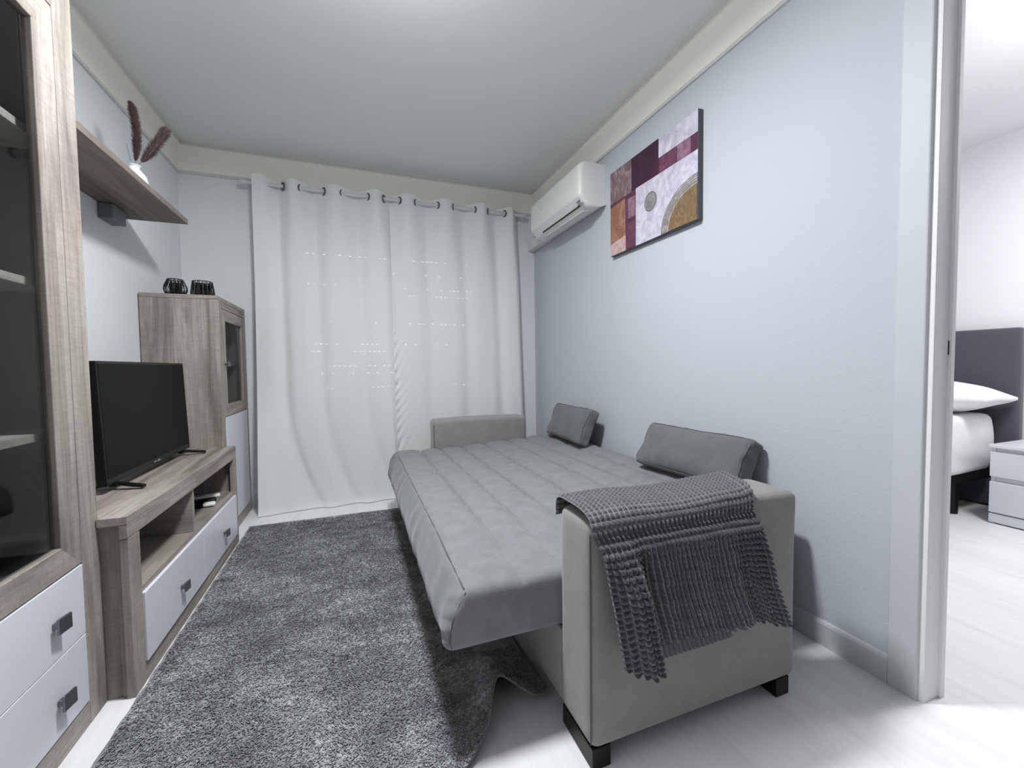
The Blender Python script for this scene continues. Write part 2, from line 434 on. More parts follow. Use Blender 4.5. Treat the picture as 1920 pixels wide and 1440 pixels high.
# ------------------------------------------------------------------ curtains
RODY, RODZ = 3.352, 2.262
rod = root('curtain_rod', 'white curtain rod running across the back wall above the curtains', 'curtain rod', (.35, RODY, RODZ))
MB().cyl((-.655, RODY, RODZ), (1.372, RODY, RODZ), .0125).done('pole', M['rod'], rod, smooth=True)
for x in (-.665, 1.38):
    s = -1 if x < 0 else 1
    MB().lathe((0, 0, 0), [(.0001, -.02), (.014, -.02), (.018, -.012), (.018, .012), (.014, .02), (.0001, .022)]).done('finial', M['rod'], rod, smooth=True, local=True).matrix_local = Matrix.Translation((x-.35, 0, 0)) @ Matrix.Rotation(PI/2, 4, 'Y')
for x in (-.635, 1.352):
    b = MB(); b.box(x-.008, x+.008, RODY, YB, RODZ-.008, RODZ+.008, .002); b.cyl((x, YB-.006, RODZ), (x, YB, RODZ), .022)
    b.done('wall_bracket', M['rod'], rod)

def curtain(name, label, x0, x1, fronts, backs, sweep, flare, seed, seam):
    nodes = sorted([(c, -1) for c in fronts]+[(c, 1) for c in backs])
    nx, nz = 420, 190
    s = np.linspace(0, 1, nx); X0 = x0+(x1-x0)*s
    xs = np.array([n[0] for n in nodes]); ds = np.array([n[1] for n in nodes], float)
    k = np.clip(np.searchsorted(xs, X0)-1, 0, len(xs)-2)
    t = np.clip((X0-xs[k])/(xs[k+1]-xs[k]), 0, 1); tt = t*t*(3-2*t)
    prof = ds[k]*(1-tt)+ds[k+1]*tt                          # -1 front of the rod, +1 behind it
    zt = np.concatenate([np.linspace(0, .08, 30)[:-1], np.linspace(.08, 1, nz-29)])
    ztop = RODZ+.052
    S, T = np.meshgrid(s, zt); Z = ztop*(1-T)+.004*T
    PR = np.broadcast_to(prof, S.shape)
    h = np.clip((ztop-Z)/ztop, 0, 1)
    edge = np.clip(np.minimum(S, 1-S)*6, 0, 1)
    shift = sweep*(.22*h+.9*np.clip((.85-Z)/.85, 0, 1)**2.2)*edge
    X = x0+(x1-x0)*S+shift+flare[0]*h*(1-S)+flare[1]*h*S
    amp = .034*(1-.60*sm(.03, .35, h))*(1-.15*sm(.6, 1, h))
    # away from the eyelets the fold fronts broaden and the valleys sharpen
    soft = np.sign(PR)*np.abs(PR)**1.0
    sharp = 2*np.abs((PR+1)/2)**2.6-1
    shape = soft*(1-sm(.04, .3, h))+sharp*sm(.04, .3, h)
    Y = RODY+amp*shape-.085*h**1.7*flare[2]
    P = np.stack([X, Y, Z], -1)
    Y = Y+.006*wob(P*np.array([1, 1, .25]), 9, seed)*sm(.05, .4, h)+.010*wob(P*np.array([1, 1, .18]), 22, seed+1)*sm(.2, .9, h)*.55
    # hem resting on the floor
    Y = Y-.03*np.clip((.05-Z)/.05, 0, 1)**2*(.6+.4*np.sin(S*23+seed))
    Y = Y-.035*flare[3]*gauss(S, 0.0, .10)*sm(.45, 1, h)
    # scalloped top edge
    Z = Z-.012*np.clip(1-T/.03, 0, 1)*(1+PR)*.5
    # puckered side seam
    for c, sgn in seam:
        d = np.abs(S-c)
        Y = Y+.0065*np.exp(-d/.045)*np.sin(Z*75+sgn*d*120+2*np.sin(Z*9))*sm(.35, .6, h)-.020*np.exp(-(d/.018)**2)*sm(.02, .10, h)
        X = X+.004*np.exp(-d/.02)*np.sin(Z*38)*sm(.3, .6, h)
    Y = np.minimum(Y, YB-.035)
    me = grid_mesh(np.stack([X, Y, Z], -1), name)
    r = root(name, label, 'curtain', (x0, RODY, 0), 'curtains on the rod')
    o = link_mesh('cloth', me, M['curtain'], r, smooth=True)
    hem = MB(); 
    return r

c1 = curtain('curtain', 'left white eyelet curtain, its bottom corner trailing on the floor beside the tall cabinet', -.612, .290,
        [-.565, -.37, -.10, .193], [-.47, -.24, .046, .30], .22, (-.012, .012, 1.15, 1), 3, [])
c2 = curtain('curtain', 'right white eyelet curtain, hanging behind the sofa bed next to the air conditioner', .287, 1.325,
        [.42, .716, 1.011, 1.268], [.285, .567, .866, 1.14, 1.34], .04, (.012, .035, .55, 0), 11, [(0.0, -1)])
def eyelet(x, parent, tilt):
    o = MB().torus((x, RODY, RODZ), (1, tilt, 0), .0245, .0055).done('eyelet', M['eyelet'], parent, smooth=True)
for x, tl in ((-.429, .5), (-.318, -.5), (-.170, .5), (-.046, -.5), (.130, .5), (.248, -.5)): eyelet(x, c1, tl)
for x, tl in ((.358, .5), (.483, -.5), (.650, .5), (.780, -.5), (.950, .5), (1.070, -.5), (1.208, .5)): eyelet(x, c2, tl)

# ------------------------------------------------------------------ knobs
def knob(parent, x, y, z, s=1.0):
    """square bent metal pull standing off a front that faces +X; made relative to the thing's root"""
    k = MB(); k.box(x, x+.016, y-.013*s, y+.001*s, z-.008*s, z+.008*s, .002)
    R = Matrix.Translation((x+.018, y, z)) @ Matrix.Rotation(-.16, 4, 'Z')
    k.box(-.0035, .0035, -.020*s, .020*s, -.020*s, .020*s, .0025, mat=R)
    return k.done('knob', M['metal'], parent)

# ------------------------------------------------------------------ tall display cabinet, nearest on the left
FX = -.716
nc = root('display_cabinet', 'tall oak display cabinet nearest on the left, glass door above two white drawers', 'cabinet', (XL+.17, 1.21, 0), 'oak display cabinets')
Y0, Y1 = .86, 1.572
for a_, b_ in ((Y1-.022, Y1), (Y0, Y0+.022)): MB().box(XL+.002, FX-.0225, a_, b_, 0, 2.03, .0015).done('side_panel', M['woodZ'], nc)
b = MB(); b.box(FX-.022, FX, Y1-.083, Y1, .001, 2.03, .002); b.done('face_frame', M['woodZ'], nc)
b = MB(); b.box(FX-.022, FX, Y0, Y0+.083, .001, 2.03, .002); b.done('face_frame', M['woodZ'], nc)
MB().box(FX-.022, FX-.0005, Y0+.08, Y1-.083, 1.945, 2.03, .002).done('face_frame', M['woodY'], nc)
MB().box(FX-.022, FX-.0005, Y0+.08, Y1-.083, .001, .066, .002).done('plinth', M['woodY'], nc)
MB().box(XL+.002, FX-.002, Y0+.02, Y1-.02, 2.008, 2.03, .001).done('top_panel', M['woodY'], nc)
MB().box(XL+.003, XL+.011, Y0+.02, Y1-.02, .05, 2.01, 0).done('back_panel', M['inside'], nc)
b = MB(); b.box(XL+.011, FX-.024, Y1-.026, Y1-.0222, .48, 2.005, 0); b.box(XL+.011, FX-.024, Y0+.0222, Y0+.026, .48, 2.005, 0)
b.done('lining', M['inside'], nc)
MB().box(XL+.011, FX-.026, Y0+.026, Y1-.026, .462, .48, .001).done('shelf', M['inside'], nc)
for z in (.812, 1.205, 1.59):
    MB().box(XL+.011, FX-.040, Y0+.026, Y1-.026, z, z+.02, .001).done('shelf', M['woodshelf'], nc)
MB().box(FX-.019, FX-.007, Y1-.0868, Y1-.0834, .07, 1.942, 0).done('seam_shade', M['gap'], nc)  # dark strip put in for the shade inside the deep door gap
# glass door
dY0, dY1 = Y0+.0875, Y1-.0875
dm = link_mesh('door', frame_mesh(FX-.020, FX+.001, dY0, dY1, .462, 1.940, .080, .080, .072, .084), [M['woodZ'], M['woodY']], nc)
MB().box(FX-.013, FX-.010, dY0+.074, dY1-.074, .528, 1.862, 0).done('pane', M['glass'], dm)
dr = MB().box(FX-.018, FX+.002, dY0, dY1, .266, .4585, .0015).done('drawer', M['lacquer'], nc)
knob(dr, FX+.002, 1.363, .356); knob(dr, FX+.002, 1.07, .356)
dr = MB().box(FX-.018, FX+.002, dY0, dY1, .071, .2635, .0015).done('drawer', M['lacquer'], nc)
knob(dr, FX+.002, 1.366, .157); knob(dr, FX+.002, 1.07, .157)

# ------------------------------------------------------------------ TV stand
SX = -.642
ts = root('tv_stand', 'low oak television stand with two open niches above two white drawers', 'tv stand', (XL+.21, 2.18, 0))
a0, a1 = 1.574, 2.786
MB().prism([(XL+.004, a0), (FX+.002, a0), (FX+.002, a0-.018), (SX, a0-.018), (SX, a1), (XL+.004, a1)], 'Z', .531, .556, .0015).done('top_panel', M['woodY'], ts)
MB().box(SX-.022, SX, a0-.0175, a1-.0005, .4885, .5305, .002).done('top_rail', M['woodY'], ts)
b = MB(); b.box(SX-.022, SX, a0-.016, 1.630, .0, .488, .002); b.done('stile', M['woodZ'], ts)
b = MB(); b.box(SX-.022, SX, 2.737, a1, .0, .488, .002); b.done('stile', M['woodZ'], ts)
b = MB(); b.box(XL+.004, SX-.0225, a0, a0+.022, 0, .5305, .001); b.box(SX-.034, SX-.0225, a0-.006, a0+.02, .0, .5305, .001)
b.done('side_panel', M['woodZ'], ts)
MB().box(XL+.004, SX-.0225, a1-.022, a1, 0, .5305, .001).done('side_panel', M['woodZ'], ts)
MB().box(XL+.004, SX-.004, a0+.0225, a1-.0225, .288, .306, .001).done('shelf', M['woodY'], ts)
MB().box(XL+.0125, SX-.008, 2.113, 2.133, .3065, .4880, .001).done('divider', M['woodX'], ts)
MB().box(XL+.004, XL+.012, a0+.0225, a1-.0225, .02, .5305, 0).done('back_panel', M['woodshade'], ts)
MB().box(SX-.022, SX-.001, 1.6305, 2.7365, 0, .062, .001).done('plinth', M['woodY'], ts)
for (p, q, k) in ((1.6315, 2.183, 1.92), (2.185, 2.7355, 2.48)):
    dr = MB().box(SX-.030, SX+.006, p, q, .0645, .2865, .0015).done('drawer', M['lacquer'], ts)
    knob(dr, SX+.006, k, .163, .9)

# ------------------------------------------------------------------ far tall cabinet
GX = -.700
fc = root('display_cabinet', 'far oak display cabinet by the curtain, small glass door above a white door', 'cabinet', (XL+.18, 3.1, 0), 'oak display cabinets')
f0, f1, ft = 2.790, 3.415, 1.404
MB().prism([(XL+.006, f0), (GX-.022, f0), (GX-.022, f0+.022), (XL+.006, f0+.022)], 'Z', 0, ft-.0225).done('side_panel', M['woodZ'], fc)
MB().box(XL+.006, GX-.022, f1-.022, f1, 0, ft-.0225, .001).done('side_panel', M['woodZ'], fc)
MB().box(XL+.006, GX-.001, f0-.002, f1, ft-.022, ft, .002).done('top_panel', M['woodX'], fc)
b = MB(); b.prism([(GX-.0215, f0-.001), (GX-.006, f0-.001), (GX, f0+.008), (GX, f0+.058), (GX-.0215, f0+.058)], 'Z', .001, ft-.0225); b.done('face_frame', M['woodZ'], fc)
b = MB(); b.prism([(GX-.0215, f1-.05), (GX, f1-.05), (GX, f1-.01), (GX-.008, f1), (GX-.0215, f1)], 'Z', .001, ft-.0225); b.done('face_frame', M['woodZ'], fc)
MB().box(GX-.0215, GX-.001, f0+.0585, f1-.0505, 1.343, ft-.0225, .001).done('face_frame', M['woodY'], fc)
MB().box(GX-.0215, GX-.001, f0+.0585, f1-.0505, .001, .072, .001).done('plinth', M['woodY'], fc)
MB().box(XL+.007, XL+.014, f0+.0225, f1-.0225, .04, ft-.023, 0).done('back_panel', M['inside'], fc)
MB().box(XL+.0145, GX-.05, f0+.0225, f1-.0225, 1.015, 1.034, .001).done('shelf', M['woodY'], fc)
MB().box(XL+.0145, GX-.024, f0+.0225, f1-.0225, .70, .718, .001).done('shelf', M['inside'], fc)
g0, g1 = f0+.0605, f1-.0525
dm = link_mesh('door', frame_mesh(GX-.019, GX+.001, g0, g1, .716, 1.339, .062, .072, .069, .065), [M['woodZ'], M['woodY']], fc)
MB().box(GX-.011, GX-.008, g0+.056, g1-.066, .78, 1.28, 0).done('pane', M['glass'], dm)
knob(dm, GX+.001, g0+.025, 1.022, .7)
MB().box(GX-.017, GX+.002, g0+.012, g1, .0745, .7125, .0015).done('white_door', M['lacquer'], fc)

# ------------------------------------------------------------------ wall shelf with vase
ws = root('wall_shelf', 'oak wall shelf on the left wall, reaching out of the tall cabinet', 'shelf', (XL, 2.1, 1.75))
MB().box(XL+.001, -.793, 1.574, 2.690, 1.752, 1.778, .0015).done('board', wood('oak_shelf', 'Y', srgb(118, 108, 100), srgb(90, 81, 74), srgb(136, 127, 118)), ws)
b = MB(); b.box(XL, XL+.055, 2.452, 2.575, 1.682, 1.7515, .004); b.done('bracket', M['bracket'], ws)
VX, VY, VZ = -.866, 2.31, 1.778
vs = MB().lathe((VX, VY, VZ), [(.0001, 0), (.040, 0), (.046, .006), (.047, .03), (.042, .055), (.028, .074), (.0195, .083), (.0185, .092), (.0245, .100), (.0225, .101), (.016, .091), (.016, .08), (.0001, .078)], 40).done('vase', M['ceramic'], None, smooth=True, loc=(VX, VY, VZ))
tag(vs, 'small white ceramic vase with pampas stems on the wall shelf', 'vase')

def pampas(name, label, base, tip, bend, r, mat, n=2600, f0=.22):
    base, tip, bend = Vector(base), Vector(tip), Vector(bend)
    def cv(t): return base*(1-t)**2+(base*.5+tip*.5+bend)*2*t*(1-t)+tip*t*t
    ro = root(name, label, 'dried plant', base)
    MB().tube([cv(i/14) for i in range(14)], .0016, 6).done('stem', M['stem'], ro)
    V, Q = [], []
    for i in range(n):
        t = f0+(1-f0)*random.random(); p = cv(t); d = (cv(min(1, t+.02))-cv(t-.02)).normalized()
        q0 = (t-f0)/(1-f0); env = r*min(1, .45+q0*3.5)*min(1, .35+(1-q0)*4)
        a = random.uniform(0, 2*PI); q = d.to_track_quat('Z', 'Y')
        out = q @ Vector((math.cos(a), math.sin(a), 0)); side = d.cross(out)
        L = env*random.uniform(.7, 1.15); e = p+out*L*.9+d*L*random.uniform(.5, 1.4)+side*random.uniform(-.3, .3)*L
        w = side*.0012; k = len(V)
        V += [p-w, p+w, e+w*.4, e-w*.4]; Q.append((k, k+1, k+2, k+3))
    me = arr_mesh(np.array([tuple(v) for v in V]), np.array(Q), 'plume')
    link_mesh('plume', me, mat, ro); return ro
NB = (VX, VY, VZ+.092)
pampas('pampas_plume', 'upright dark brown pampas plume in the white vase', NB, (-.868, 2.31, 2.140), (.030, 0, .0), .021, M['plume'], f0=.10)
pampas('pampas_plume', 'brown pampas plume leaning right out of the white vase', (VX+.004, VY, VZ+.090), (-.752, 2.33, 2.06), (.008, 0, -.01), .025, M['plume2'], f0=.16)
o = MB().tube([(VX-.006, VY, VZ+.085), (VX-.012, VY-.002, VZ+.13), (VX-.022, VY-.004, VZ+.185)], [.0014, .0014, .001], 6).done('dry_stalk', M['stem'], None, loc=(VX-.006, VY, VZ+.085))
tag(o, 'thin bare dry stalk standing in the white vase', 'dried plant')

# ------------------------------------------------------------------ candle holders on the far cabinet
def wire_holder(name, label, c, prof, nver):
    r = root(name, label, 'candle holder', c, 'wire candle holders on the far cabinet'); c = Vector(c)
    wr = MB()
    for z, rad in (prof[0], prof[-1]): wr.torus(c+Vector((0, 0, max(z, .002))), (0, 0, 1), rad, .0022, 32, 6)
    for k in range(1, len(prof)-1, 2): wr.torus(c+Vector((0, 0, prof[k][0])), (0, 0, 1), prof[k][1], .0010, 32, 6)
    for i in range(nver):
        a = i*2*PI/nver; tw = .12*math.sin(i*1.7)
        wr.tube([c+Vector((rad*math.cos(a+tw*z*20), rad*math.sin(a+tw*z*20), max(z, .002))) for z, rad in prof], .0017, 5)
    wr.done('wire_basket', M['darkmetal'], r)
    MB().lathe(c, [(.0001, .003), (prof[0][1]*.78, .003), (prof[0][1]*.80, .072), (prof[0][1]*.76, .072), (prof[0][1]*.72, .008), (.0001, .008)], 24).done('glass_cup', M['smoke'], r, smooth=True)
wire_holder('candle_holder', 'rounded black wire candle holder, left one on the far cabinet', (-.922, 2.885, 1.404),
            [(.001, .036), (.018, .049), (.036, .054), (.054, .052), (.074, .044), (.092, .036)], 54)
wire_holder('candle_holder', 'tapered black wire candle holder, right one on the far cabinet', (-.792, 2.875, 1.404),
            [(.001, .056), (.02, .056), (.045, .053), (.065, .050), (.085, .047)], 58)

# ------------------------------------------------------------------ television
tv = root('television', 'flat black television on two splayed feet on the oak stand', 'television', (-.815, 2.255, .5575), rot=(0, math.radians(-2.0), 0))
w2 = .398
MB().box(-.030, .0, -w2, w2, .026, .468, .004).done('bezel', M['blackplastic'], tv, local=True)
MB().box(-.004, .0012, -w2+.011, w2-.011, .050, .458, .0008).done('screen', M['screen'], tv, local=True)
MB().box(-.072, -.0302, -w2+.05, w2-.05, .040, .30, .012).done('back_housing', M['blackplastic'], tv, local=True)
lg = MB(); lg.box(.0002, .0022, -.028, -.004, .034, .040, .0004); lg.box(.0002, .0022, .006, .032, .033, .041, .0004)
lg.done('badge', M['greyplastic'], tv, local=True)
for y in (-w2+.075, w2-.085):
    ft_ = MB()
    for s in (-1, 1):
        R = Matrix.Translation((-.012+s*.045, y+s*.012*(-1 if y < 0 else 1), .016)) @ Matrix.Rotation(s*.20, 4, 'Y') @ Matrix.Rotation(.22*(-1 if y < 0 else 1), 4, 'Z')
        ft_.box(-.055, .055, -.010, .010, -.006, .006, .003, mat=R)
    ft_.box(-.024, -.002, y-.012, y+.012, .012, .030, .002)
    ft_.done('foot', M['blackplastic'], tv, local=True)
cb = MB().tube([(-.055, -w2+.12, .06), (-.10, -w2+.06, .03), (-.15, -w2+.02, .008), (-.19, -w2+.10, .010), (-.215, -w2+.24, .10)], .004, 6).done('cable', M['blackplastic'], tv, smooth=True, local=True)

# ------------------------------------------------------------------ remote controls in the right niche
def remote(name, label, c, L, wd, rz, cols):
    r = root(name, label, 'remote control', c, 'remote controls in the niche', rot=(0, 0, rz))
    me = softbox((-L/2, -wd/2, 0), (L/2, wd/2, .018), (6, 3, 2), .008); link_mesh('body', me, M[cols[0]], r, True, True)
    if cols[1]: 
        me = softbox((L/2-.05, -wd/2-.001, .001), (L/2+.004, wd/2+.001, .020), (4, 3, 2), .009); link_mesh('end_cap', me, M[cols[1]], r, True, True)
    k = MB()
    for i in range(5):
        for jx in (-1, 0, 1): k.box(-L/2+.02+i*.014-.004, -L/2+.02+i*.014+.004, jx*.012-.004, jx*.012+.004, .0172, .0195, .001)
    k.done('button', M['greyplastic'], r, local=True)
remote('remote_control', 'black remote with a white end, nearest in the right niche of the stand', (-.752, 2.475, .3065), .16, .042, .15, ('blackplastic', 'whiteplastic'))
remote('remote_control', 'all black remote between two paler ones in the right niche', (-.765, 2.555, .3065), .16, .044, .28, ('blackplastic', None))
remote('remote_control', 'white remote at the back of the right niche of the stand', (-.765, 2.640, .3065), .15, .046, .3, ('whiteplastic', None))

# ------------------------------------------------------------------ air conditioner
ac = root('air_conditioner', 'white wall air conditioner high on the right wall beside the painting', 'air conditioner', (XR, 2.69, 2.1))
y0, y1 = 2.304, 3.075
def ac_shell(prof, ya, yb, rr):
    n = 60; ys = np.concatenate([ya+rr*(1-np.cos(np.linspace(0, PI/2, 7)))[:-1], np.linspace(ya+rr, yb-rr, 14), yb-rr*(1-np.cos(np.linspace(0, PI/2, 7)))[::-1][1:]])
    pr = np.array(prof); cen = np.array([XR, (pr[:, 1].max()+pr[:, 1].min())/2])
    V, Q = [], []
    for y in ys:
        dd = min(y-ya, yb-y); ins = rr-math.sqrt(max(0, rr*rr-max(0, rr-dd)**2))
        q = pr.copy(); q[:, 0] = np.minimum(XR, q[:, 0]+ins*(q[:, 0] < XR-.001)); zz = q[:, 1]
        q[:, 1] = zz+np.sign(cen[1]-zz)*ins*.35*(np.abs(zz-cen[1]) > .05)
        V += [(a, y, z) for a, z in q]
    m = len(pr); L = len(ys)
    for i in range(L-1):
        for k in range(m-1): Q.append((i*m+k, i*m+k+1, (i+1)*m+k+1, (i+1)*m+k))
    bm = bmesh.new(); vv = [bm.verts.new(v) for v in V]
    for q in Q: bm.faces.new([vv[t] for t in q])
    bm.faces.new(vv[:m]); bm.faces.new(vv[-m:]); 
    bmesh.ops.recalc_face_normals(bm, faces=bm.faces[:]); return bm
def arc(cx, cz, r, a0, a1, n=7): return [(cx+r*math.cos(math.radians(a0+(a1-a0)*i/n)), cz+r*math.sin(math.radians(a0+(a1-a0)*i/n))) for i in range(n+1)]
prof = [(XR, 2.250)]+arc(1.365, 2.210, .04, 90, 180)+[(1.322, 2.16), (1.322, 2.10)]+arc(1.362, 2.058, .04, 180, 236)+[(1.352, 2.008), (1.375, 1.985), (1.41, 1.972), (1.455, 1.974), (1.49, 1.988), (XR, 2.004)]
m = MB(); m.bm.free(); m.bm = ac_shell(prof, y0, y1, .03); m.done('housing', M['whiteplastic'], ac, smooth=True)
sl = MB(); R = Matrix.Translation((1.362, 2.645, 1.9935)) @ Matrix.Rotation(math.radians(-42), 4, 'Y')
sl.box(-.0035, .0035, -.272, .272, -.004, .004, .001, mat=R)
R = Matrix.Translation((1.360, 2.366, 1.997)) @ Matrix.Rotation(math.radians(-42), 4, 'Y'); sl.box(-.009, .009, -.010, .010, -.004, .004, .001, mat=R)
sl.done('air_slot', M['gap'], ac)
fl = MB(); R = Matrix.Translation((1.408, 2.645, 1.9695)) @ Matrix.Rotation(math.radians(-14), 4, 'Y')
fl.box(-.034, .034, -.285, .275, -.003, .003, .002, mat=R); fl.done('louvre', M['whiteplastic'], ac)
dp = MB(); R = Matrix.Translation((1.341, 2.350, 2.013)) @ Matrix.Rotation(math.radians(-58), 4, 'Y')
dp.box(-.009, .009, -.016, .016, -.002, .003, .001, mat=R)
R = Matrix.Translation((1.353, 2.338, 1.994)) @ Matrix.Rotation(math.radians(-48), 4, 'Y'); dp.box(-.010, .004, -.022, .006, -.002, .004, .001, mat=R)
dp.done('display', M['greyplastic'], ac)
MB().box(1.3205, 1.3225, 2.842, 2.888, 2.140, 2.146, .0005).done('badge', plain('pale_badge', srgb(188, 190, 190), .4), ac)
sc = MB().torus((1.487, y0+.004, 2.035), (0, 1, 0), .019, .0012, 28, 6); sc.box(1.508, 1.5095, y0-.0005, y0+.004, 2.02, 2.235, 0)
sc.done('end_cap_seam', plain('seam_grey', srgb(170, 172, 172), .5), ac)
pd = MB().box(1.452, XR-.001, 3.078, YB-.001, 1.992, 2.065, .006).done('pipe_duct', M['whiteplastic'], None, loc=(1.49, 3.25, 2.02))
tag(pd, 'short white pipe duct between the air conditioner and the back wall corner', 'pipe cover')

# ------------------------------------------------------------------ painting
PX, PYF, PYN, PZ0, PZ1 = 1.487, 2.216, 1.519, 1.648, 2.143
def mottle(name, cols, sc=12, stretch=(1, 1, 1), bs=.35):
    m, nt, b = new_mat(name); v = coords(nt, stretch); n = noise(nt, v, sc, 6, .7, 1.5)
    k = len(cols); nt.links.new(ramp(nt, n, [(.28+.44*i/(k-1), c) for i, c in enumerate(cols)]), b.inputs['Base Color'])
    b.inputs['Roughness'].default_value = .45; bump(nt, b, n, bs, .003); return m
PM = [plain('canvas_edge', srgb(86, 88, 95), .8),
      mottle('paint_taupe', [srgb(88, 62, 66), srgb(122, 98, 98), srgb(176, 164, 166)], 14, (1, 1, .6)),
      mottle('paint_deep_plum', [srgb(36, 16, 30), srgb(58, 24, 48), srgb(74, 34, 56)], 7, (1, 1, .3)),
      mottle('paint_silver', [srgb(160, 156, 172), srgb(194, 191, 206), srgb(220, 219, 228)], 12),
      mottle('paint_plum', [srgb(78, 38, 60), srgb(102, 58, 80), srgb(126, 84, 104)], 16),
      mottle('paint_pale_plum', [srgb(104, 60, 84), srgb(142, 104, 124), srgb(160, 126, 142)], 18),
      mottle('paint_dark_plum', [srgb(66, 28, 48), srgb(88, 42, 66), srgb(104, 58, 80)], 16),
      mottle('paint_rust', [srgb(122, 78, 58), srgb(148, 104, 80), srgb(178, 144, 128)], 10, (1, 1, .7)),
      mottle('paint_grey_disc', [srgb(96, 92, 92), srgb(134, 130, 130), srgb(160, 156, 156)], 30),
      mottle('paint_gold', [srgb(92, 74, 50), srgb(122, 98, 66), srgb(146, 124, 94)], 26, (1, 1.6, 1)),
      mottle('paint_grey_arc', [srgb(112, 104, 100), srgb(150, 144, 142), srgb(190, 186, 190)], 22),
      plain('paint_line', srgb(52, 46, 46), .6),
      mottle('paint_blush', [srgb(168, 130, 126), srgb(196, 166, 166), srgb(208, 190, 194)], 12)]
pb = MB(); pb.box(PX, XR, PYN, PYF, PZ0, PZ1, .0025)
def uv(u, v, lift): return (PX-lift, PYF-(PYF-PYN)*u, PZ1-(PZ1-PZ0)*v)
def patch(poly, mi, lift):
    b = bmesh.new(); f = b.faces.new([b.verts.new(uv(u, v, lift)) for u, v in poly]); f.normal_update()
    if f.normal.x > 0: f.normal_flip()
    pb.mi = mi; pb._merge(b)
def rect(u0, u1, v0, v1, mi, lift=.0006): patch([(u0, v0), (u1, v0), (u1, v1), (u0, v1)], mi, lift)
e = .003
rect(e, 1-e, e, 1-e, 3, .0003)
rect(e, .298, e, .372, 1); rect(.298, .62, e, .365, 2); rect(.294, .354, .36, .44, 2, .00045)
rect(.62, 1-e, e, .204, 3); rect(.62, 1-e, .204, .363, 6); rect(.63, .80, .210, .358, 4, .0009); rect(.808, .935, .208, .358, 5, .0009)
rect(.214, .354, .372, 1-e, 6, .0005); rect(e, .214, .372, .42, 6); rect(.226, .258, .42, .66, 4, .0009); rect(.258, .348, .43, .655, 5, .0009); rect(.236, .348, .70, .98, 4, .0008)
patch([(e, .42), (.10, .41), (.215, .395), (.220, .82), (e, .86)], 7, .0007); rect(e, .222, .80, 1-e, 12, .0006)
def ell(cu, cv, ru, rv, a0, a1, n=40): return [(cu+ru*math.cos(math.radians(a0+(a1-a0)*i/n)), cv-rv*math.sin(math.radians(a0+(a1-a0)*i/n))) for i in range(n+1)]
patch(ell(.53, .597, .070, .100, 0, 360), 11, .0008); patch(ell(.53, .597, .066, .094, 0, 360), 8, .0011); patch(ell(.53, .597, .047, .067, 0, 360), 10, .0014); patch(ell(.528, .600, .042, .060, 0, 360), 8, .0017)
for i, (k, mi) in enumerate(((1.0, 11), (.988, 10), (.94, 11), (.93, 10), (.885, 11), (.875, 10), (.83, 11), (.818, 10), (.765, 9))):
    patch([(1-e, 1-e)]+ell(1-e, 1-e, .350*k, .425*k, 90, 180), mi, .0008+.0003*i)
pt = pb.done('painting', PM, None, loc=(XR, 1.87, 1.9))
tag(pt, 'abstract canvas painting in plum, silver and gold on the right wall', 'painting')

# ------------------------------------------------------------------ sofa bed
sb = root('sofa_bed', 'grey velour sofa bed folded out flat along the right wall', 'sofa bed', (.9, 1.95, 0))
def arm(ya, yb):
    def df(V):
        V = V.copy(); t = sm(.50, .63, V[:, 2])
        V[:, 2] += .008*t*(1-((V[:, 0]-.863)/.36)**2)
        V[:, 1] += .003*wob(V, 14, 2)*sm(.1, .3, V[:, 2]); return V
    me = softbox((.512, ya, .052), (1.214, yb, .612), (24, 6, 20), .026, df)
    a = link_mesh('armrest', me, M['sofa'], sb, smooth=True)
    sp = MB(); yy = ya+.0012
    sp.tube([(.5135, ya+.008, .07), (.5135, ya+.008, .585)], .0018, 6); sp.done('piping', M['seam'], a)
    for x in (.518, 1.142):
        MB().box(x, x+.052, ya+.008, yb-.006, 0, .054, .002).done('leg', M['blackplastic'], sb)
arm(.845, 1.015); arm(2.925, 3.092)
MB().box(.520, 1.38, 1.018, 2.922, .052, .258, .008).done('base', M['sofa'], sb)
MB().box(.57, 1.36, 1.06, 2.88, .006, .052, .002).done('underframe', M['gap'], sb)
QX = [.415, .552, .702, .868, 1.045, 1.178, 1.32]
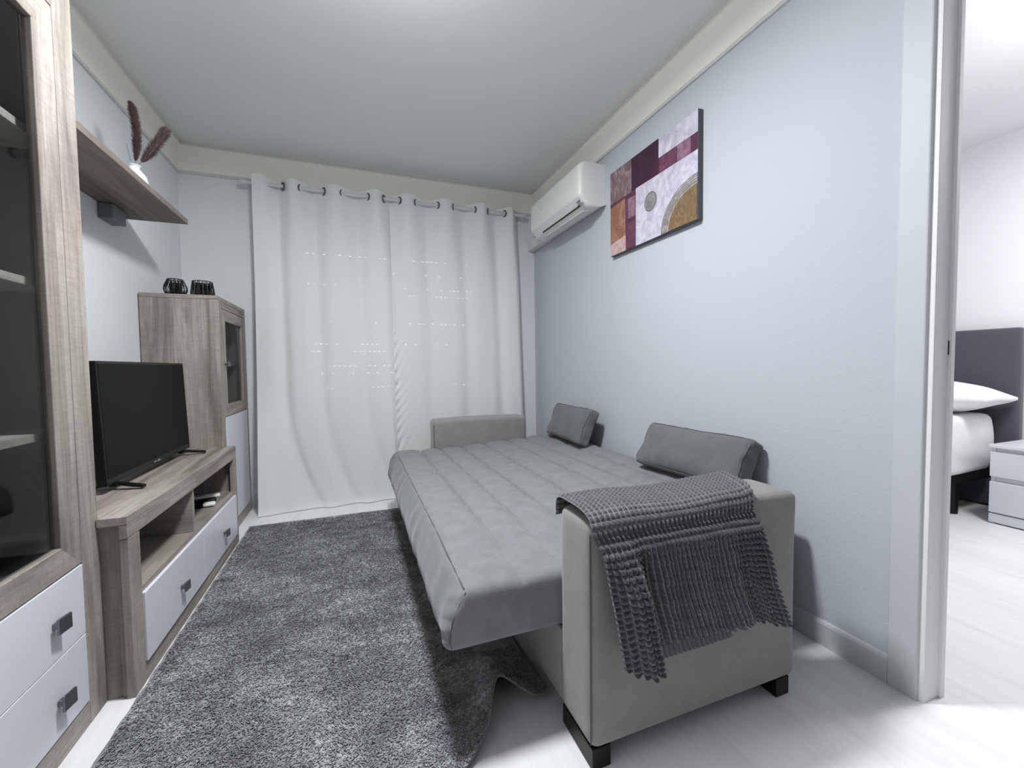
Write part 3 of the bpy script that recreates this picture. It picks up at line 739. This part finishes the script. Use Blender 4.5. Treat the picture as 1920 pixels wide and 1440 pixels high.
def mat_df(V):
    V = V.copy(); x, y, z = V[:, 0].copy(), V[:, 1].copy(), V[:, 2].copy()
    t = (z-.262)/(.43-.262)
    top = sm(.82, .98, t)
    # gentle rise to the folded-down back and slight sag at the near end
    rise = .050*sm(.55, 1.60, x)
    V[:, 2] += rise*np.clip(t, 0, 1)-.014*sm(1.5, 1.03, y)*np.clip(t, 0, 1)
    # long side bulges outward below the top seam
    V[:, 0] -= .055*np.sin(np.clip(1-t, 0, 1)*PI*.62)*sm(.5, .25, x)
    V[:, 1] -= .012*np.sin(np.clip(1-t, 0, 1)*PI*.8)*sm(1.3, 1.03, y)
    q = 0
    fade = sm(1.05, 1.75, y)*.75+.25
    for qx in QX: q = q+np.exp(-((x-qx)/.007)**2)+.75*np.exp(-((x-qx)/.035)**2)
    q = q*fade
    for qy, wd in ((2.215, 1), (2.47, 1), (2.70, 1)): q = q+(.45*np.exp(-((y-qy-.05*(x-.25))/.010)**2)+.25*np.exp(-((y-qy-.05*(x-.25))/.04)**2))*sm(.25, .33, x)
    V[:, 2] -= .0125*np.minimum(q, 1.75)*top*sm(.25, .30, x)
    V[:, 2] += .0022*wob(V, 12, 5)*top+.0012*wob(V, 45, 6)*top
    side = (1-top)
    V[:, 0] -= .0035*wob(V*np.array([1, 1, .5]), 26, 8)*side*sm(.4, .26, x)
    # puckers near the near corner of the long side
    V[:, 0] += .0025*np.sin(z*150+y*60)*side*sm(.4, .26, x)*gauss(y, 1.06, .06)
    V[:, 0] += .005*np.sin(y*70+z*40)*side*sm(.4, .26, x)*gauss(y, 2.82, .16)
    # stitched groove along the top edge
    return V
me = softbox((.252, 1.030, .262), (1.452, 2.915, .43), (300, 190, 14), .020, mat_df)
mt = link_mesh('mattress', me, M['mattress'], sb, smooth=True)
pp = MB(); pp.tube([(.2535, y, .4225-.012*float(sm(1.5, 1.03, np.array(y)))) for y in np.linspace(1.045, 2.90, 60)], .0024, 6)
pp.tube([(.2545, 1.0335, .408), (.236, 1.0285, .38), (.214, 1.022, .34), (.207, 1.020, .30), (.214, 1.023, .275)], .0016, 6)
pp.done('piping', M['seam'], mt, smooth=True)

def cushion(label, c, tilt, rz, hl, hh, ht, seed):
    r = root('cushion', label, 'cushion', c, 'grey cushions on the sofa bed', rot=(0, 0, rz))
    def df(V):
        V = V.copy(); u = V[:, 1]/hl; v = (V[:, 2]-hh)/hh
        puff = (1-np.abs(u)**3)*(1-np.abs(v)**3)
        V[:, 0] *= .70+.62*puff
        # dog-eared corners, pulled-in edges
        V[:, 1] *= 1-.045*(1-np.abs(v)**2)*np.abs(u)**2
        V[:, 2] = hh+(V[:, 2]-hh)*(1-.05*(1-np.abs(u)**2)*np.abs(v)**2)
        V[:, 0] += .005*wob(V, 24, seed)+.0035*wob(V*np.array([1, 2, 1]), 48, seed+1)*np.maximum(np.abs(u), np.abs(v))**2
        e2 = sm(.9, .99, np.abs(u)); V[:, 1] += np.sign(u)*.004*wob(V*np.array([.4, .2, 1]), 60, seed+7)*e2*np.cos(np.clip(V[:, 0]/ht, -1, 1)*1.3)
        c_, s_ = math.cos(tilt), math.sin(tilt); x, z = V[:, 0].copy(), V[:, 2].copy()
        V[:, 0] = c_*x+s_*z; V[:, 2] = -s_*x+c_*z; return V
    me = softbox((-ht, -hl, 0), (ht, hl, 2*hh), (8, 44, 22), .022, df)
    lo = min(v.co.z for v in me.vertices); me.transform(Matrix.Translation((0, 0, -lo)))
    body = link_mesh('body', me, M['cushion'], r, True, True)
    # seam around the front face
    pts = []
    for k in range(161):
        a = k/160*4; sd = int(min(a, 3.999)); f = a-sd
        u, v = [(-1+2*f, -1), (1, -1+2*f), (1-2*f, 1), (-1, 1-2*f)][sd]
        n = (abs(u)**10+abs(v)**10)**(-.1)
        pts.append((-ht*.86, u*n*hl*.985, hh+v*n*hh*.985))
    P = df(np.array(pts)); P[:, 2] -= lo; P[:, 0] -= .0015
    MB().tube(P.tolist(), .0022, 6).done('piping', M['seam'], body, smooth=True, local=True)
    return r
cushion('grey cushion at the far end of the sofa bed, near the air conditioner corner', (1.338, 2.555, .4745), .43, -.05, .275, .120, .052, 4)
cushion('grey cushion leaning on the wall behind the knitted throw', (1.360, 1.468, .4735), .50, .05, .292, .110, .058, 21)

# ------------------------------------------------------------------ waffle throw over the near armrest
def throw():
    r = root('throw_blanket', 'dark grey waffle throw draped over the near armrest of the sofa bed', 'blanket', (.80, .84, .62))
    FY = .845
    path = [(1.034, .575), (1.034, .605), (1.030, .622), (1.016, .631), (.99, .634), (.90, .635), (.866, .633), (.845, .626), (.832, .612), (.826, .592)]
    seg = [0]
    for p, q in zip(path, path[1:]): seg.append(seg[-1]+math.hypot(q[0]-p[0], q[1]-p[1]))
    Ltop = seg[-1]; Lh = .34; cell = .0165
    def build(s0, s1, ns, nt, tfrom, zend, base, fold, bumpa, name):
        s = np.linspace(s0, s1, ns); t = np.linspace(tfrom, 1, nt)
        S, T = np.meshgrid(s, t); A = T*(Ltop+Lh)
        yt = np.interp(A, seg, [p[0] for p in path]); zt = np.interp(A, seg, [p[1] for p in path])
        hang = np.clip((A-Ltop)/Lh, 0, 1)
        ze = zend(S); Z = np.where(A > Ltop, .592+(ze-.592)*hang, zt); 
        topf = np.clip(A/Ltop, 0, 1)
        xl = np.where(A < Ltop, .514-.010*sm(.5, 1, topf), np.interp(hang, [0, .12, .65, 1], [.504, .517, .552, .574]))
        xr = np.where(A < Ltop, 1.118-.118*topf**1.3, np.interp(hang, [0, .22, .6, 1], [1.0, 1.012, 1.046, 1.108]))
        X = xl+(xr-xl)*S
        Y = np.where(A > Ltop, .826-base*sm(0, .15, hang), yt)
        if fold:
            k = sm(.0, .45, hang)
            fold_p = sm(-.02, .10, S)*(1-sm(.155, .205, S))
            Y = Y-k*(.050*fold_p+.014*gauss(S, .90, .07)+.010*gauss(S, 1.0, .03)-.006*gauss(S, .235, .05)-.004*gauss(S, .80, .04))
            Y = Y-.004*np.sin(S*26+hang*2)*k*sm(.2, .3, S)
            X = X+.014*k*gauss(S, .20, .07)*(-1)
            ktop = 1-sm(.8, 1, topf)
            Z = Z+.010*gauss(S, 1.0, .05)*ktop*(A < Ltop)+.004*np.sin(S*9)*(A < Ltop)*ktop
        P = np.stack([X, Y, Z], -1)
        ds = np.gradient(P, axis=1); dt = np.gradient(P, axis=0); N = np.cross(ds, dt); N /= np.linalg.norm(N, axis=-1, keepdims=True)+1e-12
        N = np.where((N[..., 1:2]-N[..., 2:3]) > 0, -N, N)
        cu = np.abs(np.sin(PI*S*.60/cell)); cv = np.abs(np.sin(PI*A/cell))
        # the hanging middle is pulled straight, so cross grooves fade there
        rel = sm(0, .25, hang)*sm(.19, .27, S)*(1-sm(.78, .86, S))
        cv2 = cv*(1-.72*rel)+.72*rel*.9
        pu = 1.15-.35*rel; hgt = (cu**pu)*(cv2**.55); hgt = sm(.05, .95, hgt)*.6+hgt*.4; hgt = hgt*(.55+.45*sm(0, .12, hang))
        jit = 1+.25*wob(P, 160, 9)
        P = P+N*(bumpa*hgt*jit)[..., None]
        me = grid_mesh(P, name); at = me.attributes.new('groove', 'FLOAT', 'POINT')
        gv = np.maximum(1-sm(.0, .38, cu), 1-sm(.0, .38, cv))*(1-.75*sm(.0, .12, hang))  # painted sheen, strong on top and weak where the throw hangs
        if len(me.vertices) == gv.size: at.data.foreach_set('value', gv.ravel().astype(np.float32))
        return link_mesh(name, me, M['throw'], r, smooth=True)
    def ze(S): return .276+.030*sm(.17, .235, S)-.016*sm(.24, .70, S)-.026*sm(.84, 1.0, S)+.003*np.sin(S*40*PI)
    build(0, 1, 380, 340, 0, ze, .020, True, .0120, 'upper_layer')
    build(.16, .665, 150, 60, .62, lambda S: .258+.0*S, .004, False, .004, 'under_layer')
throw()

# ------------------------------------------------------------------ rug
def rug():
    nx, ny = 260, 420
    xe = [-.634, .15, .20, .234, .296, .329, .345, .366, .399, .463, .50, .514]
    ye = [.93, .945, .952, .965, 1.016, 1.058, 1.115, 1.142, 1.127, 1.076, 1.09, 1.12]
    zz = [.0, .0, .002, .008, .030, .055, .080, .088, .074, .030, .02, .018]
    s = np.linspace(-.634, .514, nx); t = np.linspace(0, 1, ny)**1.25
    S, T = np.meshgrid(s, t)
    k = np.ones(13)/13
    def smooth(v): return np.convolve(np.pad(v, 6, mode='edge'), k, 'valid')
    ev = smooth(np.interp(s, xe, ye)); hv = smooth(np.interp(s, xe, zz))
    Y = ev+(3.005-ev)*T; d = Y-ev
    Z = .009+hv*np.exp(-(d/.14)**2)+.0035*wob(np.stack([S, Y, 0*S], -1), 60, 3)*.3
    X = S+.0015*np.sin(Y*60)*(S < -.6)
    top = np.stack([X, Y, Z], -1)
    bot = top.copy(); bot[..., 2] -= .008
    n0 = nx*ny
    idx = np.arange(n0).reshape(ny, nx)
    q1 = np.stack([idx[:-1, :-1], idx[:-1, 1:], idx[1:, 1:], idx[1:, :-1]], -1).reshape(-1, 4)
    q2 = q1[:, ::-1]+n0
    def rim(a): return np.stack([a[:-1], a[:-1]+n0, a[1:]+n0, a[1:]], -1)
    q3 = np.concatenate([rim(idx[0]), rim(idx[-1][::-1]), rim(idx[:, 0][::-1]), rim(idx[:, -1])])
    V = np.concatenate([top.reshape(-1, 3), bot.reshape(-1, 3)]); Q = np.concatenate([q1, q2, q3])
    # pile: short leaning strands, denser where the rug lies in the open
    N = 120000
    i = rng.uniform(0, nx-1.01, N); v = rng.uniform(0, 1, N)**1.15; j = v*(ny-1.01)
    i0, j0 = i.astype(int), j.astype(int); fi, fj = (i-i0)[:, None], (j-j0)[:, None]
    p = (top[j0, i0]*(1-fi)*(1-fj)+top[j0, i0+1]*fi*(1-fj)+top[j0+1, i0]*(1-fi)*fj+top[j0+1, i0+1]*fi*fj)
    keep = ~((p[:, 0] > .36) & (p[:, 1] > 1.35)) & (p[:, 0] > -.626) & (p[:, 0] < .504) & (v > .004) & (v < .994); p = p[keep]; N = len(p)
    ang = rng.normal(-PI/2+.1, .55, N)+wob(p, 14, 4)*.9; ln = rng.uniform(.005, .011, N); up = rng.uniform(.3, .85, N)
    dr_ = np.stack([np.cos(ang)*np.sqrt(1-up**2*.8), np.sin(ang)*np.sqrt(1-up**2*.8), up], -1)
    sd = np.stack([-np.sin(ang), np.cos(ang), 0*ang], -1)*(rng.uniform(.0014, .0028, N)[:, None])
    p0 = p-np.array([0, 0, .001]); m_ = p0+dr_*ln[:, None]*.6+np.array([0, 0, .001]); e_ = p0+dr_*ln[:, None]*np.array([1.15, 1.15, .8])
    TV = np.stack([p0-sd, p0+sd, m_+sd, m_-sd, e_+sd*.3, e_-sd*.3], 1).reshape(-1, 3)
    b0 = np.arange(N)[:, None]*6+len(V)
    TQ = np.concatenate([b0+np.array([[0, 1, 2, 3]]), b0+np.array([[3, 2, 4, 5]])])
    me = arr_mesh(np.concatenate([V, TV]), np.concatenate([Q, TQ]), 'rug')
    o = link_mesh('rug', me, M['rug'], None, loc=(-.06, 1.98, 0))
    me.materials.append(M['rugback'])
    mi = np.zeros(len(me.polygons), dtype=np.int32); mi[len(q1):len(Q)] = 1; me.polygons.foreach_set('material_index', mi)
    MB().tube([(float(a), float(b), float(c)) for a, b, c in zip(s, ev, Z[0]-.004)], .0045, 6).done('edge_binding', fabric('rug_binding', srgb(122, 122, 124), .1, 80), o, smooth=True)
    tag(o, 'mottled grey shag rug on the floor, one corner buckled under the sofa bed', 'rug')
rug()

# ------------------------------------------------------------------ bedroom seen through the door
bd = root('bed', 'white made bed with dark grey headboard in the bedroom', 'bed', (3.0, 2.15, 0))
me = softbox((4.0, 1.374, .012), (4.074, 3.0, 1.20), (4, 30, 30), .02); link_mesh('headboard', me, M['bedhead'], bd, smooth=True)
MB().box(1.99, 3.97, 1.475, 2.90, .205, .275, .006).done('bed_frame', M['blackplastic'], bd)
for x, y in ((3.625, 1.53), (2.2, 1.53), (2.2, 2.85), (3.625, 2.85)): MB().cyl((x, y, 0), (x, y, .21), .036, .036, 24).done('leg', M['blackplastic'], bd, smooth=True)
def bdf(V):
    V = V.copy(); V[:, 1] -= .02*np.sin(np.clip((V[:, 2]-.27)/.37, 0, 1)*PI)*sm(1.6, 1.46, V[:, 1])
    V[:, 1] += .006*np.sin(V[:, 0]*8+V[:, 2]*30)*sm(1.6, 1.46, V[:, 1])*sm(.45, .30, V[:, 2]); return V
me = softbox((1.99, 1.462, .262), (3.93, 2.91, .640), (40, 30, 14), .04, bdf); link_mesh('mattress', me, M['linen'], bd, smooth=True)
pl = root('pillow', 'plump white pillow on the bed against the grey headboard', 'pillow', (3.74, 1.71, .642), rot=(0, 0, .03))
def pdf(V):
    V = V.copy(); u, v = V[:, 1]/.36, V[:, 0]/.22; w_ = np.clip(1-np.abs(u)**2.2, 0, 1)*np.clip(1-np.abs(v)**2.2, 0, 1)
    V[:, 2] = .075+(V[:, 2]-.075)*(.08+1.2*w_**.62)
    V[:, 1] *= 1-.05*(1-np.abs(v)**2); V[:, 0] *= 1-.10*(1-np.abs(u)**2)
    V[:, 2] += .008*np.clip(-u, 0, 1)**2+.006*wob(V, 18, 3); lo = V[:, 2].min(); V[:, 2] -= 0; return V
me = softbox((-.22, -.36, 0), (.22, .36, .17), (20, 30, 8), .03, pdf)
lo = min(v.co.z for v in me.vertices); me.transform(Matrix.Translation((0, 0, -lo))); link_mesh('pillowcase', me, M['linen'], pl, True, True)
ns = root('nightstand', 'white two-drawer nightstand beside the bed in the bedroom', 'nightstand', (3.8, 1.13, 0))
n0, n1 = .90, 1.346
MB().box(3.592, 3.99, n0-.004, n1+.004, .463, .481, .002).done('top_panel', M['lacquer'], ns)
b = MB(); b.box(3.618, 3.985, n0, n0+.018, 0, .463, .001); b.box(3.618, 3.985, n1-.018, n1, 0, .463, .001); b.box(3.97, 3.985, n0+.018, n1-.018, 0, .463, .001); b.box(3.622, 3.64, n0+.018, n1-.018, .005, .462, .001)
b.done('carcass', plain('nightstand_white', srgb(222, 223, 225), .4, var=.01), ns)
MB().box(3.600, 3.6175, n0, n1, .288, .438, .002).done('drawer', M['lacquer'], ns)
MB().box(3.600, 3.6175, n0, n1, .070, .256, .002).done('drawer', M['lacquer'], ns)
MB().box(3.604, 3.6175, n0, n1, .008, .062, .001).done('plinth', M['lacquer'], ns)

# ------------------------------------------------------------------ light
def area(name, loc, size, power, col, rot=(0, 0, 0), shape='DISK', spread=180):
    l = bpy.data.lights.new(name, 'AREA'); l.shape = shape; l.size = size; l.energy = power; l.color = col; l.spread = math.radians(spread)
    o = bpy.data.objects.new(name, l); COL.objects.link(o); o.location = loc; o.rotation_euler = rot; return o
area('ceiling_light', (.12, 1.35, 2.40), .30, 55, (.96, .98, 1.0))
pl_ = bpy.data.lights.new('ceiling_fill', 'POINT'); pl_.energy = 9; pl_.color = (.96, .98, 1.0); pl_.shadow_soft_size = .12  # added fill under the ceiling lamp, brightens ceiling and cornice
po = bpy.data.objects.new('ceiling_fill', pl_); COL.objects.link(po); po.location = (.12, 1.35, 2.24)
area('bedroom_light', (3.0, .60, 2.42), .5, 30, (1.0, .98, .99))
pb_ = bpy.data.lights.new('bedroom_fill', 'POINT'); pb_.energy = 26; pb_.color = (1.0, .98, .99); pb_.shadow_soft_size = .15  # added fill, evens out the upper bedroom wall and lifts the jamb
bo = bpy.data.objects.new('bedroom_fill', pb_); COL.objects.link(bo); bo.location = (2.75, .45, 2.05)
W = bpy.data.worlds.new('room_ambient'); bpy.context.scene.world = W; W.use_nodes = True
bg = W.node_tree.nodes['Background']; bg.inputs['Color'].default_value = (.9, .94, 1, 1); bg.inputs['Strength'].default_value = .05

# ------------------------------------------------------------------ camera
yaw, pit, rol, CH, FPX = .3598, .0415, .0124, .9871, 787.71
cy, sy, cp, sp = math.cos(yaw), math.sin(yaw), math.cos(pit), math.sin(pit)
fw = Vector((sy*cp, cy*cp, -sp)); rt = Vector((cy, -sy, 0)); dn = fw.cross(rt)
cr, sr = math.cos(rol), math.sin(rol); r2 = cr*rt+sr*dn; d2 = -sr*rt+cr*dn
cam = bpy.data.cameras.new('camera'); cam.sensor_width = 36; cam.lens = FPX/1920*36; cam.clip_start = .02
co = bpy.data.objects.new('camera', cam); COL.objects.link(co)
co.matrix_world = Matrix(((r2.x, -d2.x, -fw.x, 0), (r2.y, -d2.y, -fw.y, 0), (r2.z, -d2.z, -fw.z, CH), (0, 0, 0, 1)))
sc = bpy.context.scene; sc.camera = co
sc.view_settings.view_transform = 'Standard'; sc.view_settings.look = 'None'; sc.view_settings.exposure = 0
sc.cycles.max_bounces = 10; sc.cycles.diffuse_bounces = 6; sc.cycles.transparent_max_bounces = 16
